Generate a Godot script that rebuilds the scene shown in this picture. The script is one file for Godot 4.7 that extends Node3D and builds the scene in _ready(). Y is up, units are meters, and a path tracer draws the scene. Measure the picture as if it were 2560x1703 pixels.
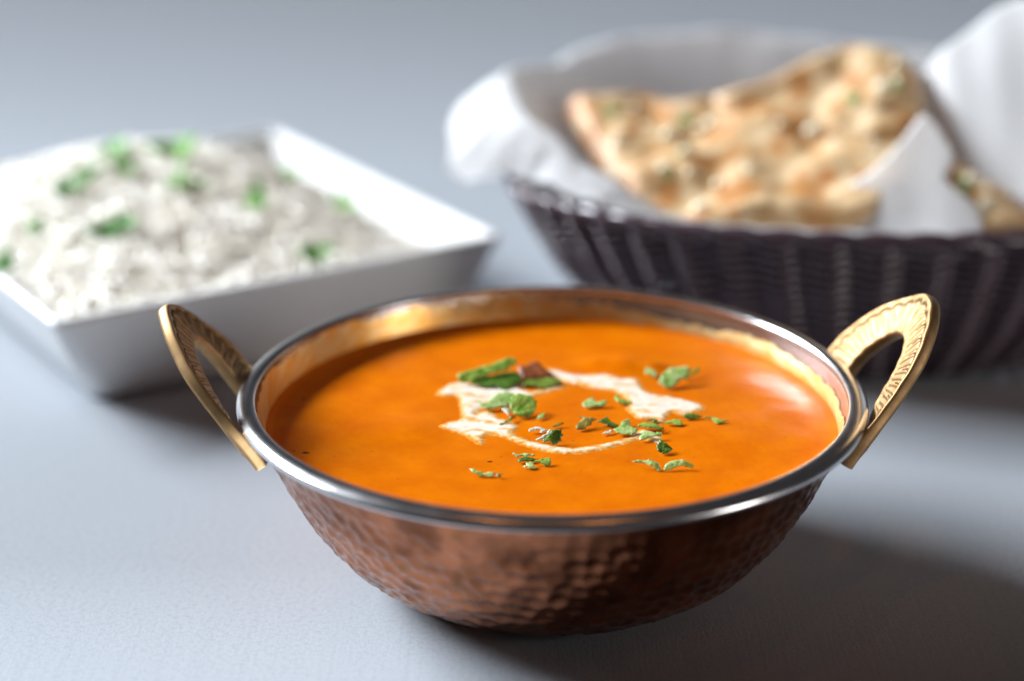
extends Node3D
# Copper serving bowl of curry with a rice dish and a bread basket on a grey paper-covered table.

const MM := 0.001
var rng := RandomNumberGenerator.new()
var taken := {}

# ---------------------------------------------------------------- helpers
func lin(r: float, g: float, b: float) -> Color:
	return Color(r, g, b).linear_to_srgb()

func numbered(called: String) -> String:
	var n: int = taken.get(called, 0)
	taken[called] = n + 1
	return called if n == 0 else "%s_%03d" % [called, n]

func tag(o: Node, label: String, category: String, group := "", kind := "") -> void:
	o.set_meta("label", label)
	o.set_meta("category", category)
	if group: o.set_meta("group", group)
	if kind: o.set_meta("kind", kind)

func thing(called: String, label: String, category: String, at := Vector3.ZERO, group := "") -> Node3D:
	var o := Node3D.new()
	o.name = numbered(called)
	add_child(o)
	o.position = at
	tag(o, label, category, group)
	return o

func obj(called: String, mesh: Mesh, m: Material, parent: Node = null) -> MeshInstance3D:
	var o := MeshInstance3D.new()
	o.mesh = mesh
	o.name = numbered(called) if parent == null else called
	(parent if parent else self).add_child(o, true)
	o.material_override = m
	return o

# vertices, triangles, colours -> mesh; faces are turned so that the volume is positive, or so that they look towards `hint`
func build(v: PackedVector3Array, f: PackedInt32Array, c := PackedColorArray(), hint := Vector3.ZERO, uv := PackedVector2Array()) -> ArrayMesh:
	var total := 0.0
	var middle := Vector3.ZERO
	for p in v: middle += p
	middle /= maxf(1, v.size())
	for k in range(0, f.size(), 3):
		var a := v[f[k]]; var b := v[f[k + 1]]; var d := v[f[k + 2]]
		if hint == Vector3.ZERO: total += (a - middle).dot((b - middle).cross(d - middle))
		else: total += (b - a).cross(d - a).dot(hint)
	var st := SurfaceTool.new()
	st.begin(Mesh.PRIMITIVE_TRIANGLES)
	for i in v.size():
		if c.size(): st.set_color(c[i])
		if uv.size(): st.set_uv(uv[i])
		st.add_vertex(v[i])
	for k in range(0, f.size(), 3):
		st.add_index(f[k])
		st.add_index(f[k + 2] if total > 0 else f[k + 1])
		st.add_index(f[k + 1] if total > 0 else f[k + 2])
	st.generate_normals()
	return st.commit()

# a grid of points rows x cols -> triangles; wrap joins the last column to the first
func quads(rows: int, cols: int, wrap: bool, first := 0) -> PackedInt32Array:
	var f := PackedInt32Array()
	for i in rows - 1:
		for j in (cols if wrap else cols - 1):
			var k := (j + 1) % cols
			var a := first + i * cols + j; var b := first + i * cols + k
			var c := first + (i + 1) * cols + k; var d := first + (i + 1) * cols + j
			f.append_array([a, b, c, a, c, d])
	return f

# lathe: profile of (radius, height) points turned about y
func lathe(profile: PackedVector2Array, n: int, bend = null, closed := false) -> ArrayMesh:
	var v := PackedVector3Array()
	for p in profile:
		for j in n:
			var t := TAU * j / n
			var q := Vector3(p.x * cos(t), p.y, p.x * sin(t))
			v.append(bend.call(q, t, p) if bend != null else q)
	var f := quads(profile.size(), n, true)
	if closed:
		var k := (profile.size() - 1) * n
		for j in n:
			var j2 := (j + 1) % n
			f.append_array([k + j, k + j2, j2, k + j, j2, j])
	return build(v, f)

# smooth curve through points
func curve(pts: Array, steps: int) -> PackedVector2Array:
	var out := PackedVector2Array()
	for i in pts.size() - 1:
		var p0: Vector2 = pts[maxi(i - 1, 0)]; var p1: Vector2 = pts[i]; var p2: Vector2 = pts[i + 1]; var p3: Vector2 = pts[mini(i + 2, pts.size() - 1)]
		for s in steps: out.append(p1.cubic_interpolate(p2, p0, p3, float(s) / steps))
	out.append(pts[-1])
	return out

func tube(path: PackedVector3Array, r: float, sides: int, closed: bool) -> ArrayMesh:
	var v := PackedVector3Array()
	var n := path.size()
	for i in n:
		var ahead := path[(i + 1) % n] if closed else path[mini(i + 1, n - 1)]
		var behind := path[(i + n - 1) % n] if closed else path[maxi(i - 1, 0)]
		var t := (ahead - behind).normalized()
		var up := Vector3.UP if absf(t.y) < 0.9 else Vector3.RIGHT
		var x := t.cross(up).normalized()
		var y := x.cross(t)
		for s in sides:
			var a := TAU * s / sides
			v.append(path[i] + (x * cos(a) + y * sin(a)) * r)
	var f := PackedInt32Array()
	for i in (n if closed else n - 1):
		for s in sides:
			var a := i * sides + s; var b := i * sides + (s + 1) % sides
			var c := ((i + 1) % n) * sides + (s + 1) % sides; var d := ((i + 1) % n) * sides + s
			f.append_array([a, b, c, a, c, d])
	if not closed:
		for e in [0, n - 1]:
			for s in range(1, sides - 1):
				if e == 0: f.append_array([0, s + 1, s])
				else: f.append_array([e * sides, e * sides + s, e * sides + s + 1])
	return build(v, f)

func inside_of(poly: PackedVector2Array, p: Vector2) -> float:   # signed distance, positive inside
	var d := 1e9
	for i in poly.size():
		var q := Geometry2D.get_closest_point_to_segment(p, poly[i], poly[(i + 1) % poly.size()])
		d = minf(d, q.distance_squared_to(p))
	return sqrt(d) if Geometry2D.is_point_in_polygon(p, poly) else -sqrt(d)

func smooth_poly(flat: Array, scale := MM, per := 4) -> PackedVector2Array:
	var pts := []
	for i in range(0, flat.size(), 2): pts.append(Vector2(flat[i], flat[i + 1]) * scale)
	var n := pts.size()
	var out := PackedVector2Array()
	for i in n:
		for s in per:
			var q: Vector2 = pts[i].cubic_interpolate(pts[(i + 1) % n], pts[(i + n - 1) % n], pts[(i + 2) % n], float(s) / per)
			out.append(q)
	return out

# a body over outlines drawn in a plane (o, u, w; height along n): top(d, p) and low(d, p) give its heights from the distance to the edge
func slab(polys: Array, cell: float, o: Vector3, u: Vector3, w: Vector3, n: Vector3, top: Callable, low: Callable, tint = null, rough_edge = null) -> ArrayMesh:
	var box := Rect2(polys[0][0], Vector2.ZERO)
	for poly in polys:
		for p in poly: box = box.expand(p)
	box = box.grow(cell * 1.5)
	var nx := int(ceil(box.size.x / cell)) + 1
	var ny := int(ceil(box.size.y / cell)) + 1
	var dist := PackedFloat32Array()
	dist.resize(nx * ny)
	var at := func(q: Vector2) -> float:
		var d := -1e9
		for poly in polys: d = maxf(d, inside_of(poly, q))
		return d + (rough_edge.call(q) if rough_edge != null else 0.0)
	for j in ny:
		for i in nx: dist[j * nx + i] = at.call(box.position + Vector2(i, j) * cell)
	var index := {}
	var place := PackedVector2Array()
	var depth := PackedFloat32Array()
	var f := PackedInt32Array()
	for j in ny - 1:
		for i in nx - 1:
			var corners := [j * nx + i, j * nx + i + 1, (j + 1) * nx + i + 1, (j + 1) * nx + i]
			var hit := 0
			for k in corners: hit += 1 if dist[k] > 0 else 0
			if hit == 0: continue
			for k in corners:
				if index.has(k): continue
				var q := box.position + Vector2(k % nx, k / nx) * cell
				var d := dist[k]
				if d <= 0:
					for pass_ in 3:
						var e := cell * 0.2
						var g := Vector2(at.call(q + Vector2(e, 0)) - at.call(q - Vector2(e, 0)), at.call(q + Vector2(0, e)) - at.call(q - Vector2(0, e))) / (2 * e)
						var now: float = at.call(q)
						q -= g.normalized() * clampf(now, -cell, cell)
					d = 0.0
				index[k] = place.size()
				place.append(q)
				depth.append(d)
			var c := []
			for k in corners: c.append(index[k])
			if (i + j) % 2: f.append_array([c[0], c[1], c[2], c[0], c[2], c[3]])
			else: f.append_array([c[0], c[1], c[3], c[1], c[2], c[3]])
	var v := PackedVector3Array()
	var col := PackedColorArray()
	var m := place.size()
	for side in 2:
		for k in m:
			var q := place[k]
			var h: float = top.call(depth[k], q) if side == 0 else low.call(depth[k], q)
			v.append(o + u * q.x + w * q.y + n * h)
			if tint != null: col.append(tint.call(depth[k], q))
	var all := f.duplicate()
	for k in range(0, f.size(), 3): all.append_array([f[k] + m, f[k + 2] + m, f[k + 1] + m])
	return build(v, all, col)

func noise(seed_: int, freq: float, octaves := 3, kind := FastNoiseLite.TYPE_SIMPLEX_SMOOTH) -> FastNoiseLite:
	var z := FastNoiseLite.new()
	z.seed = seed_
	z.noise_type = kind
	z.frequency = freq
	z.fractal_octaves = octaves
	return z

func noise_tex(seed_: int, freq: float, ramp: Array, size := 512, octaves := 4) -> NoiseTexture2D:
	var t := NoiseTexture2D.new()
	t.width = size; t.height = size
	t.seamless = true
	t.noise = noise(seed_, freq, octaves)
	var g := Gradient.new()
	var offs := PackedFloat32Array(); var cols := PackedColorArray()
	for k in ramp:
		offs.append(k[0]); cols.append(k[1])
	g.offsets = offs; g.colors = cols
	t.color_ramp = g
	return t

func grey(a: float) -> Color: return Color(a, a, a)

func mat(color: Color, rough: float, metal := 0.0) -> StandardMaterial3D:
	var m := StandardMaterial3D.new()
	m.albedo_color = color
	m.roughness = rough
	m.metallic = metal
	return m

func tri(m: StandardMaterial3D, per_metre: float) -> StandardMaterial3D:   # triplanar at so many repeats a metre
	m.uv1_triplanar = true
	m.uv1_scale = Vector3.ONE * per_metre
	return m

func painted(m: StandardMaterial3D) -> StandardMaterial3D:
	m.vertex_color_use_as_albedo = true
	return m

# ---------------------------------------------------------------- scene
const RIM_Y := 0.0471
const CURRY_Y := 0.0388

func _ready() -> void:
	rng.seed = 7
	set_camera()
	set_lights()
	table()
	bowl()
	curry()
	leaves()
	rice_dish()
	basket()

func set_camera() -> void:
	var cam := Camera3D.new()
	cam.name = "camera"
	add_child(cam)
	cam.position = Vector3(-0.00947, 0.22625, 0.44418)
	cam.rotation_degrees = Vector3(-20.682, 0, 0)
	var lens := CameraAttributesPhysical.new()
	lens.frustum_focal_length = 70.4
	lens.frustum_focus_distance = FOCUS
	lens.exposure_aperture = 4.3
	lens.frustum_near = 0.02
	lens.frustum_far = 20.0
	cam.attributes = lens
	cam.fov = 19.343
	cam.near = 0.02
	cam.far = 20.0
	cam.current = true

const FOCUS := 0.462
const WINDOW_ENERGY := 20.5
const SIDE_ENERGY := 3.2

func set_lights() -> void:
	var we := WorldEnvironment.new()
	we.name = "environment"
	var e := Environment.new()
	e.background_mode = Environment.BG_COLOR
	e.background_color = lin(0.030, 0.029, 0.031)
	e.tonemap_mode = Environment.TONE_MAPPER_LINEAR
	e.tonemap_exposure = 1.0
	e.sdfgi_enabled = true
	e.ssao_enabled = true
	e.ssil_enabled = true
	we.environment = e
	add_child(we)
	window_at("window", "tall daylight window left of and behind the table", Vector3(-2.58, 1.62, -1.52), Vector2(2.0, 0.90), Color(0.94, 0.97, 1.0), WINDOW_ENERGY)
	window_at("window", "small dim window right of the table", Vector3(1.45, 0.42, 0.70), Vector2(0.36, 0.5), Color(1.0, 0.97, 0.95), SIDE_ENERGY)
	bulb(Vector3(0.22, 1.30, 0.20), "bare warm pendant bulb above the right side of the table")
	bulb(Vector3(-0.27, 1.30, 0.20), "bare warm pendant bulb above the left side of the table")

func window_at(called: String, label: String, at: Vector3, size: Vector2, color: Color, energy: float) -> void:
	var t := thing(called, label, "window", at)
	t.look_at_from_position(at, Vector3(0.02, 0.03, -0.05), Vector3.UP)
	var pane_m := mat(Color(0.8, 0.8, 0.8), 0.4)
	pane_m.emission_enabled = true
	pane_m.emission = color
	pane_m.emission_energy_multiplier = 1.0
	var box := BoxMesh.new()
	box.size = Vector3(size.x, size.y, 0.006)
	var pane := obj("pane", box, pane_m, t)
	pane.position = Vector3(0, 0, 0.01)
	var wood := mat(lin(0.6, 0.6, 0.58), 0.5)
	for s in [-1, 1]:
		var b := BoxMesh.new(); b.size = Vector3(0.05, size.y + 0.1, 0.05)
		var o := obj("frame", b, wood, t); o.position = Vector3(s * (size.x / 2 + 0.026), 0, 0.02)
		var b2 := BoxMesh.new(); b2.size = Vector3(size.x, 0.05, 0.05)
		var o2 := obj("frame", b2, wood, t); o2.position = Vector3(0, s * (size.y / 2 + 0.026), 0.02)
	var l := AreaLight3D.new()
	l.name = "daylight"
	l.area_size = size
	l.area_normalize_energy = false
	l.light_color = color
	l.light_energy = energy
	l.shadow_enabled = true
	l.set("area_range", 6.0)
	t.add_child(l)

func bulb(at: Vector3, label: String) -> void:
	var t := thing("pendant_bulb", label, "lamp", at, "bare bulbs hanging over the table")
	var glow := mat(lin(0.9, 0.6, 0.3), 0.3)
	glow.emission_enabled = true
	glow.emission = Color(1.0, 0.62, 0.28)
	glow.emission_energy_multiplier = 7.0
	obj("glass_bulb", lathe(curve([Vector2(0.0005, -0.05), Vector2(0.022, -0.042), Vector2(0.03, -0.02), Vector2(0.022, 0.008), Vector2(0.013, 0.03), Vector2(0.0005, 0.032)], 5), 24), glow, t)
	obj("socket", lathe(PackedVector2Array([Vector2(0.0005, 0.033), Vector2(0.016, 0.033), Vector2(0.016, 0.075), Vector2(0.0005, 0.078)]), 20), mat(lin(0.03, 0.03, 0.03), 0.4), t)
	obj("cord", tube(PackedVector3Array([Vector3(0, 0.076, 0), Vector3(0, 0.5, 0), Vector3(0, 1.0, 0)]), 0.003, 8, false), mat(lin(0.02, 0.02, 0.02), 0.6), t)
	var l := OmniLight3D.new()
	l.name = "bulb_light"
	l.light_color = Color(1.0, 0.62, 0.28)
	l.light_energy = 0.02
	l.light_size = 0.02
	l.omni_range = 4.0
	l.omni_attenuation = 2.0
	l.shadow_enabled = true
	t.add_child(l)

# ---------------------------------------------------------------- table
func table() -> void:
	var m := mat(lin(0.378, 0.405, 0.442), 0.8)
	m.albedo_texture = noise_tex(11, 0.06, [[0.0, grey(0.90)], [0.45, grey(0.965)], [1.0, grey(1.0)]], 1024, 5)
	m.normal_enabled = true
	m.normal_texture = noise_tex(12, 0.11, [[0.0, grey(0.0)], [1.0, grey(1.0)]], 1024, 4)
	m.normal_texture.as_normal_map = true
	m.normal_texture.bump_strength = 4.0
	m.normal_scale = 0.12
	m.metallic_specular = 0.35
	tri(m, 9.0)
	m.metallic_specular = 0.25
	# one sheet: flat under the dishes, then sweeping up behind them
	var prof := PackedVector2Array([Vector2(0.105, 0.0), Vector2(0.0, 0.0), Vector2(-0.2, 0.0), Vector2(-0.36, 0.0)])
	for k in range(1, 31): prof.append(Vector2(-0.36 - 0.42 * sin(deg_to_rad(k * 2.6)), 0.42 * (1.0 - cos(deg_to_rad(k * 2.6)))))
	var v := PackedVector3Array()
	for k in prof.size():
		var ahead := prof[mini(k + 1, prof.size() - 1)] - prof[maxi(k - 1, 0)]
		for x in 9: v.append(Vector3(-1.6 + 0.42 * x, prof[k].y, prof[k].x))
	var sheet := thicken(v, prof.size(), 9, 0.0006)
	var o := obj("backdrop_paper", sheet, m)
	tag(o, "matt grey paper covering the table and sweeping up behind the dishes", "backdrop", "", "structure")

# ---------------------------------------------------------------- copper bowl
func copper_radius(t: float) -> Vector2:   # profile from the foot (t = 0) to under the rim (t = 1)
	var h := RIM_Y - 0.0022
	return Vector2(0.0261 + (0.0722 - 0.0261) * pow(t, 0.36), t * h)

func bowl() -> void:
	var t := thing("serving_bowl", "round hammered copper bowl with steel rim and two brass handles", "bowl")
	# hammered copper body: every dent is a shallow dish in the sheet
	var pts := []
	for i in 90: pts.append(copper_radius(pow(float(i) / 89, 2.2)))
	var lens := [0.0]
	for i in range(1, pts.size()): lens.append(lens[-1] + pts[i].distance_to(pts[i - 1]))
	var step := 0.0043
	var rows := int(lens[-1] / step) + 2
	var dents := []
	var r2 := RandomNumberGenerator.new()
	r2.seed = 3
	for k in rows:
		var s := minf(k * step, lens[-1])
		var i := 0
		while i < pts.size() - 2 and lens[i + 1] < s: i += 1
		var radius: float = pts[i].x
		var count := int(TAU * radius / step)
		var row := []
		for j in count: row.append([TAU * (j + 0.5 * (k % 2) + r2.randf_range(-0.22, 0.22)) / count, k * step + r2.randf_range(-0.0011, 0.0011), r2.randf_range(0.75, 1.25)])
		dents.append(row)
	var n := 560
	var v := PackedVector3Array()
	for i in pts.size():
		var ahead: Vector2 = pts[mini(i + 1, pts.size() - 1)]; var behind: Vector2 = pts[maxi(i - 1, 0)]
		var d := (ahead - behind).normalized()
		var out := Vector2(d.y, -d.x)
		var k0 := int(round(lens[i] / step))
		var fade := clampf((lens[-1] - lens[i]) / 0.012, 0.0, 1.0)
		for j in n:
			var a := TAU * j / n
			var best := 1e9
			var size := 1.0
			for k in range(maxi(k0 - 1, 0), mini(k0 + 2, rows)):
				var row: Array = dents[k]
				var c := int(a / TAU * row.size())
				for dj in [-1, 0, 1]:
					var p: Array = row[(c + dj + row.size()) % row.size()]
					var across: float = wrapf(p[0] - a, -PI, PI) * pts[i].x
					var along: float = p[1] - lens[i]
					var q: float = across * across + along * along
					if q < best:
						best = q
						size = p[2]
			var dent := 0.00066 * size * maxf(0.0, 1.0 - best / pow(0.0029, 2)) * fade
			var p2: Vector2 = pts[i] - out * dent
			v.append(Vector3(p2.x * cos(a), p2.y + 0.0003, p2.x * sin(a)))
	var f := quads(pts.size(), n, true)
	v.append(Vector3(0, 0.0006, 0))
	for j in n: f.append_array([v.size() - 1, j, (j + 1) % n])
	var copper := mat(lin(0.58, 0.225, 0.115), 0.30, 1.0)
	copper.albedo_texture = noise_tex(21, 0.012, [[0.0, Color(0.50, 0.46, 0.42)], [0.38, Color(0.72, 0.70, 0.68)], [0.58, Color(0.95, 0.95, 0.95)], [0.75, Color(1.0, 0.98, 0.96)], [1.0, Color(0.70, 0.78, 0.62)]], 512, 5)
	copper.roughness_texture = noise_tex(22, 0.02, [[0.0, grey(0.65)], [0.5, grey(0.95)], [1.0, grey(1.0)]], 512, 5)
	copper.roughness = 0.13
	tri(copper, 10.0)
	obj("copper_body", build(v, f, PackedColorArray(), Vector3.ZERO), copper, t)
	# steel lining and rolled rim in one sheet
	var steel := mat(lin(0.74, 0.73, 0.74), 0.27, 1.0)
	steel.roughness_texture = noise_tex(23, 0.03, [[0.0, grey(0.7)], [1.0, grey(1.0)]], 256, 4)
	tri(steel, 14.0)
	var inner := curve([Vector2(0.0004, 0.0032), Vector2(0.020, 0.0034), Vector2(0.040, 0.009), Vector2(0.056, 0.0205), Vector2(0.0642, 0.0310), Vector2(0.0688, 0.0395), Vector2(0.0705, 0.0455)], 10)
	obj("lining", lathe(inner, 220), steel, t)
	var lip := []
	for k in 25:
		var a := TAU * k / 24 + PI
		lip.append(Vector2(0.0728 + 0.0023 * cos(a), RIM_Y - 0.0014 + 0.0014 * sin(a) - 0.0005 * cos(a)))
	var rim := lathe(PackedVector2Array(lip), 260)
	obj("rim", rim, steel, t)
	handle(t, -1.0)
	handle(t, 1.0)

# one brass ear: an arch cut from thick plate and bent round the bowl, its inner face engraved with scales
func handle(t: Node3D, side: float) -> void:
	var brass := painted(mat(Color.WHITE, 0.64, 1.0))
	brass.roughness_texture = noise_tex(32, 0.06, [[0.0, grey(0.72)], [1.0, grey(1.0)]], 256, 4)
	tri(brass, 25.0)
	var lean := atan(0.66 if side < 0 else 0.60)
	var thick := 0.0029
	# outlines on the bent plate: (mm round the bowl, mm up the slope), from the far foot over the crown to the near foot; the two ears were bent by hand and differ
	var outer_mm := [-20, 0.3, -18.6, 5, -18.4, 10, -17.9, 15, -15.6, 21, -11.0, 27.6, -6.0, 32.0, -1.4, 34.0, 3.9, 31.0, 8.8, 27.0, 14.6, 20.9, 18.9, 14, 22.4, 9.2, 27.4, 5.4, 33, 2.4]
	var inner_mm := [-8.6, 0.3, -8.5, 3, -8.5, 6, -8.6, 10, -8.4, 14.6, -7.2, 19.0, -5.0, 22.0, -2.0, 22.6, 1.8, 21.5, 5.2, 19.2, 9.6, 14.3, 11.8, 9.7, 13.0, 6.6, 16, 3.2, 20, 0.6]
	if side > 0:
		outer_mm = [-27, 0.3, -27, 4, -26.8, 8, -26, 14.2, -22.6, 21.6, -17.2, 28.2, -9.4, 32.8, -3.1, 33.8, 2.4, 32.2, 7.2, 29.0, 13.6, 22.9, 17.2, 16, 20.6, 10.6, 26.6, 6, 33, 2.4]
		inner_mm = [-17.6, 0.3, -17.6, 3, -17.6, 6, -17.4, 10, -15.8, 14.6, -12.0, 19.2, -7.6, 21.8, -3.0, 22.3, 0.6, 20.9, 3.4, 18.2, 5.4, 14.4, 6.3, 10.5, 8.2, 6.7, 12.6, 3.2, 18, 0.6]
	var po := []
	var pi_ := []
	for k in range(0, outer_mm.size(), 2):
		po.append(Vector2(outer_mm[k], outer_mm[k + 1]))
		pi_.append(Vector2(inner_mm[k], inner_mm[k + 1]))
	var outer := curve(po, 30)
	var inner_ := curve(pi_, 30)
	var na := outer.size() - 1
	var nv := 34
	var surface := func(q: Vector2, dip: float) -> Vector3:   # dip: metres out from the engraved face
		var p := q.y * MM
		var z := q.x * MM
		var r := 0.0725 + p * sin(lean) + dip * cos(lean)
		return Vector3(side * (r - 0.25 * z * z / r - 0.0056 * smoothstep(0.012, 0.034, absf(z))), 0.0390 + p * cos(lean) - dip * sin(lean), z)
	var length := [0.0]
	var crown := 0.0
	for i in range(1, na + 1):
		length.append(length[-1] + (surface.call(outer[i], 0.0) as Vector3).distance_to(surface.call(outer[i - 1], 0.0)))
		if outer[i].y > 33.6 and crown == 0.0: crown = length[-1]
	var ring := []      # across the section: share from inner to outer, depth below the face, engraved or not
	for k in nv + 1: ring.append([0.04 + 0.92 * k / nv, 0.0, true])
	ring.append_array([[0.975, 0.0001, false], [0.995, 0.0004, false], [1.0, 0.0009, false], [1.0, thick - 0.0008, false], [0.97, thick, false], [0.5, thick, false], [0.03, thick, false], [0.0, thick - 0.0007, false], [0.0, 0.0007, false], [0.015, 0.0002, false]])
	var v := PackedVector3Array()
	var c := PackedColorArray()
	var worn := noise(33, 1.0, 4)
	for i in na + 1:
		var flip := 1.0 if length[i] < crown else -1.0
		var along: float = absf(crown - length[i]) * 1000.0
		for k in ring.size():
			var w: float = ring[k][0]
			var q := inner_[i].lerp(outer[i], w)
			q.y += 0.25 * sin(along * 0.33 * flip + side) * w      # hand-cut outline
			var dip: float = ring[k][1]
			var cut := 0.0
			if ring[k][2]:
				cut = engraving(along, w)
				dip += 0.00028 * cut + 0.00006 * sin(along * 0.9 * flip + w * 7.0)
			var p: Vector3 = surface.call(q, dip)
			v.append(p)
			var stain := 0.5 + 0.6 * worn.get_noise_3d(p.x * 300, p.y * 300, p.z * 300)
			# engraved lines are coloured darker, following the groove depth
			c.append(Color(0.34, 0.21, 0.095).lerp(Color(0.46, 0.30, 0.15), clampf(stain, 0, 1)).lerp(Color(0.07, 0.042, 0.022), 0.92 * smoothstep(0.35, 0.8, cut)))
	var f := quads(na + 1, ring.size(), true)
	for e in [0, na]:
		for k in range(1, ring.size() - 1):
			f.append_array([e * ring.size(), e * ring.size() + k, e * ring.size() + k + 1] if e == 0 else [e * ring.size(), e * ring.size() + k + 1, e * ring.size() + k])
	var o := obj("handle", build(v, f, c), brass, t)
	o.set_meta("label", "brass handle on the %s side of the bowl, engraved with scales" % ("left" if side < 0 else "right"))
	# dark solder pads where the feet meet the copper
	for s in [-1, 1]:
		var pad := BoxMesh.new()
		pad.size = Vector3(0.0030, 0.0040, 0.0070)
		var b := obj("mounting_pad", pad, mat(lin(0.05, 0.035, 0.02), 0.6, 0.6), o)
		var a: float = deg_to_rad(20.0) * s
		b.position = Vector3(0.0721 * side * cos(a), 0.0410, 0.0721 * sin(a))
		b.rotation.y = -a * side

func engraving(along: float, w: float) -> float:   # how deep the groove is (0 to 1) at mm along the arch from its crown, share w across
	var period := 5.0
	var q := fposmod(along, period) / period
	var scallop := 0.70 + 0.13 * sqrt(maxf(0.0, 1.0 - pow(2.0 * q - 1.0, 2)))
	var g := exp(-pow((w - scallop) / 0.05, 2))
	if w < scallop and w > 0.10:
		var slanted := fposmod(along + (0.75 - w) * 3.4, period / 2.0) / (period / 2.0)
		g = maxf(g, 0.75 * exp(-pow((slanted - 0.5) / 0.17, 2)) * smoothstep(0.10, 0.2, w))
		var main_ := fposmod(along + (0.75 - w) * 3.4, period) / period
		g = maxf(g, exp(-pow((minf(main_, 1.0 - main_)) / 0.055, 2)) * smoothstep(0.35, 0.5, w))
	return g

# ---------------------------------------------------------------- curry, cream, herbs
var swell := noise(41, 1.0, 3)

func curry_height(x: float, z: float) -> float:   # of the sauce surface, above CURRY_Y
	var h := 0.00012 * swell.get_noise_2d(x * 60, z * 60)
	for c in [[0.0195, -0.0345, 0.006, 0.0014], [0.027, -0.0325, 0.0035, 0.0010], [0.012, -0.036, 0.003, 0.0006], [-0.034, 0.008, 0.008, 0.0005], [0.045, 0.012, 0.010, 0.0003]]:
		var d: float = pow(x - c[0], 2) + pow(z - c[1], 2)
		h += c[3] * exp(-d / (c[2] * c[2]))
	var r := sqrt(x * x + z * z)
	return h + 0.0003 * smoothstep(0.0665, 0.0684, r)

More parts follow.
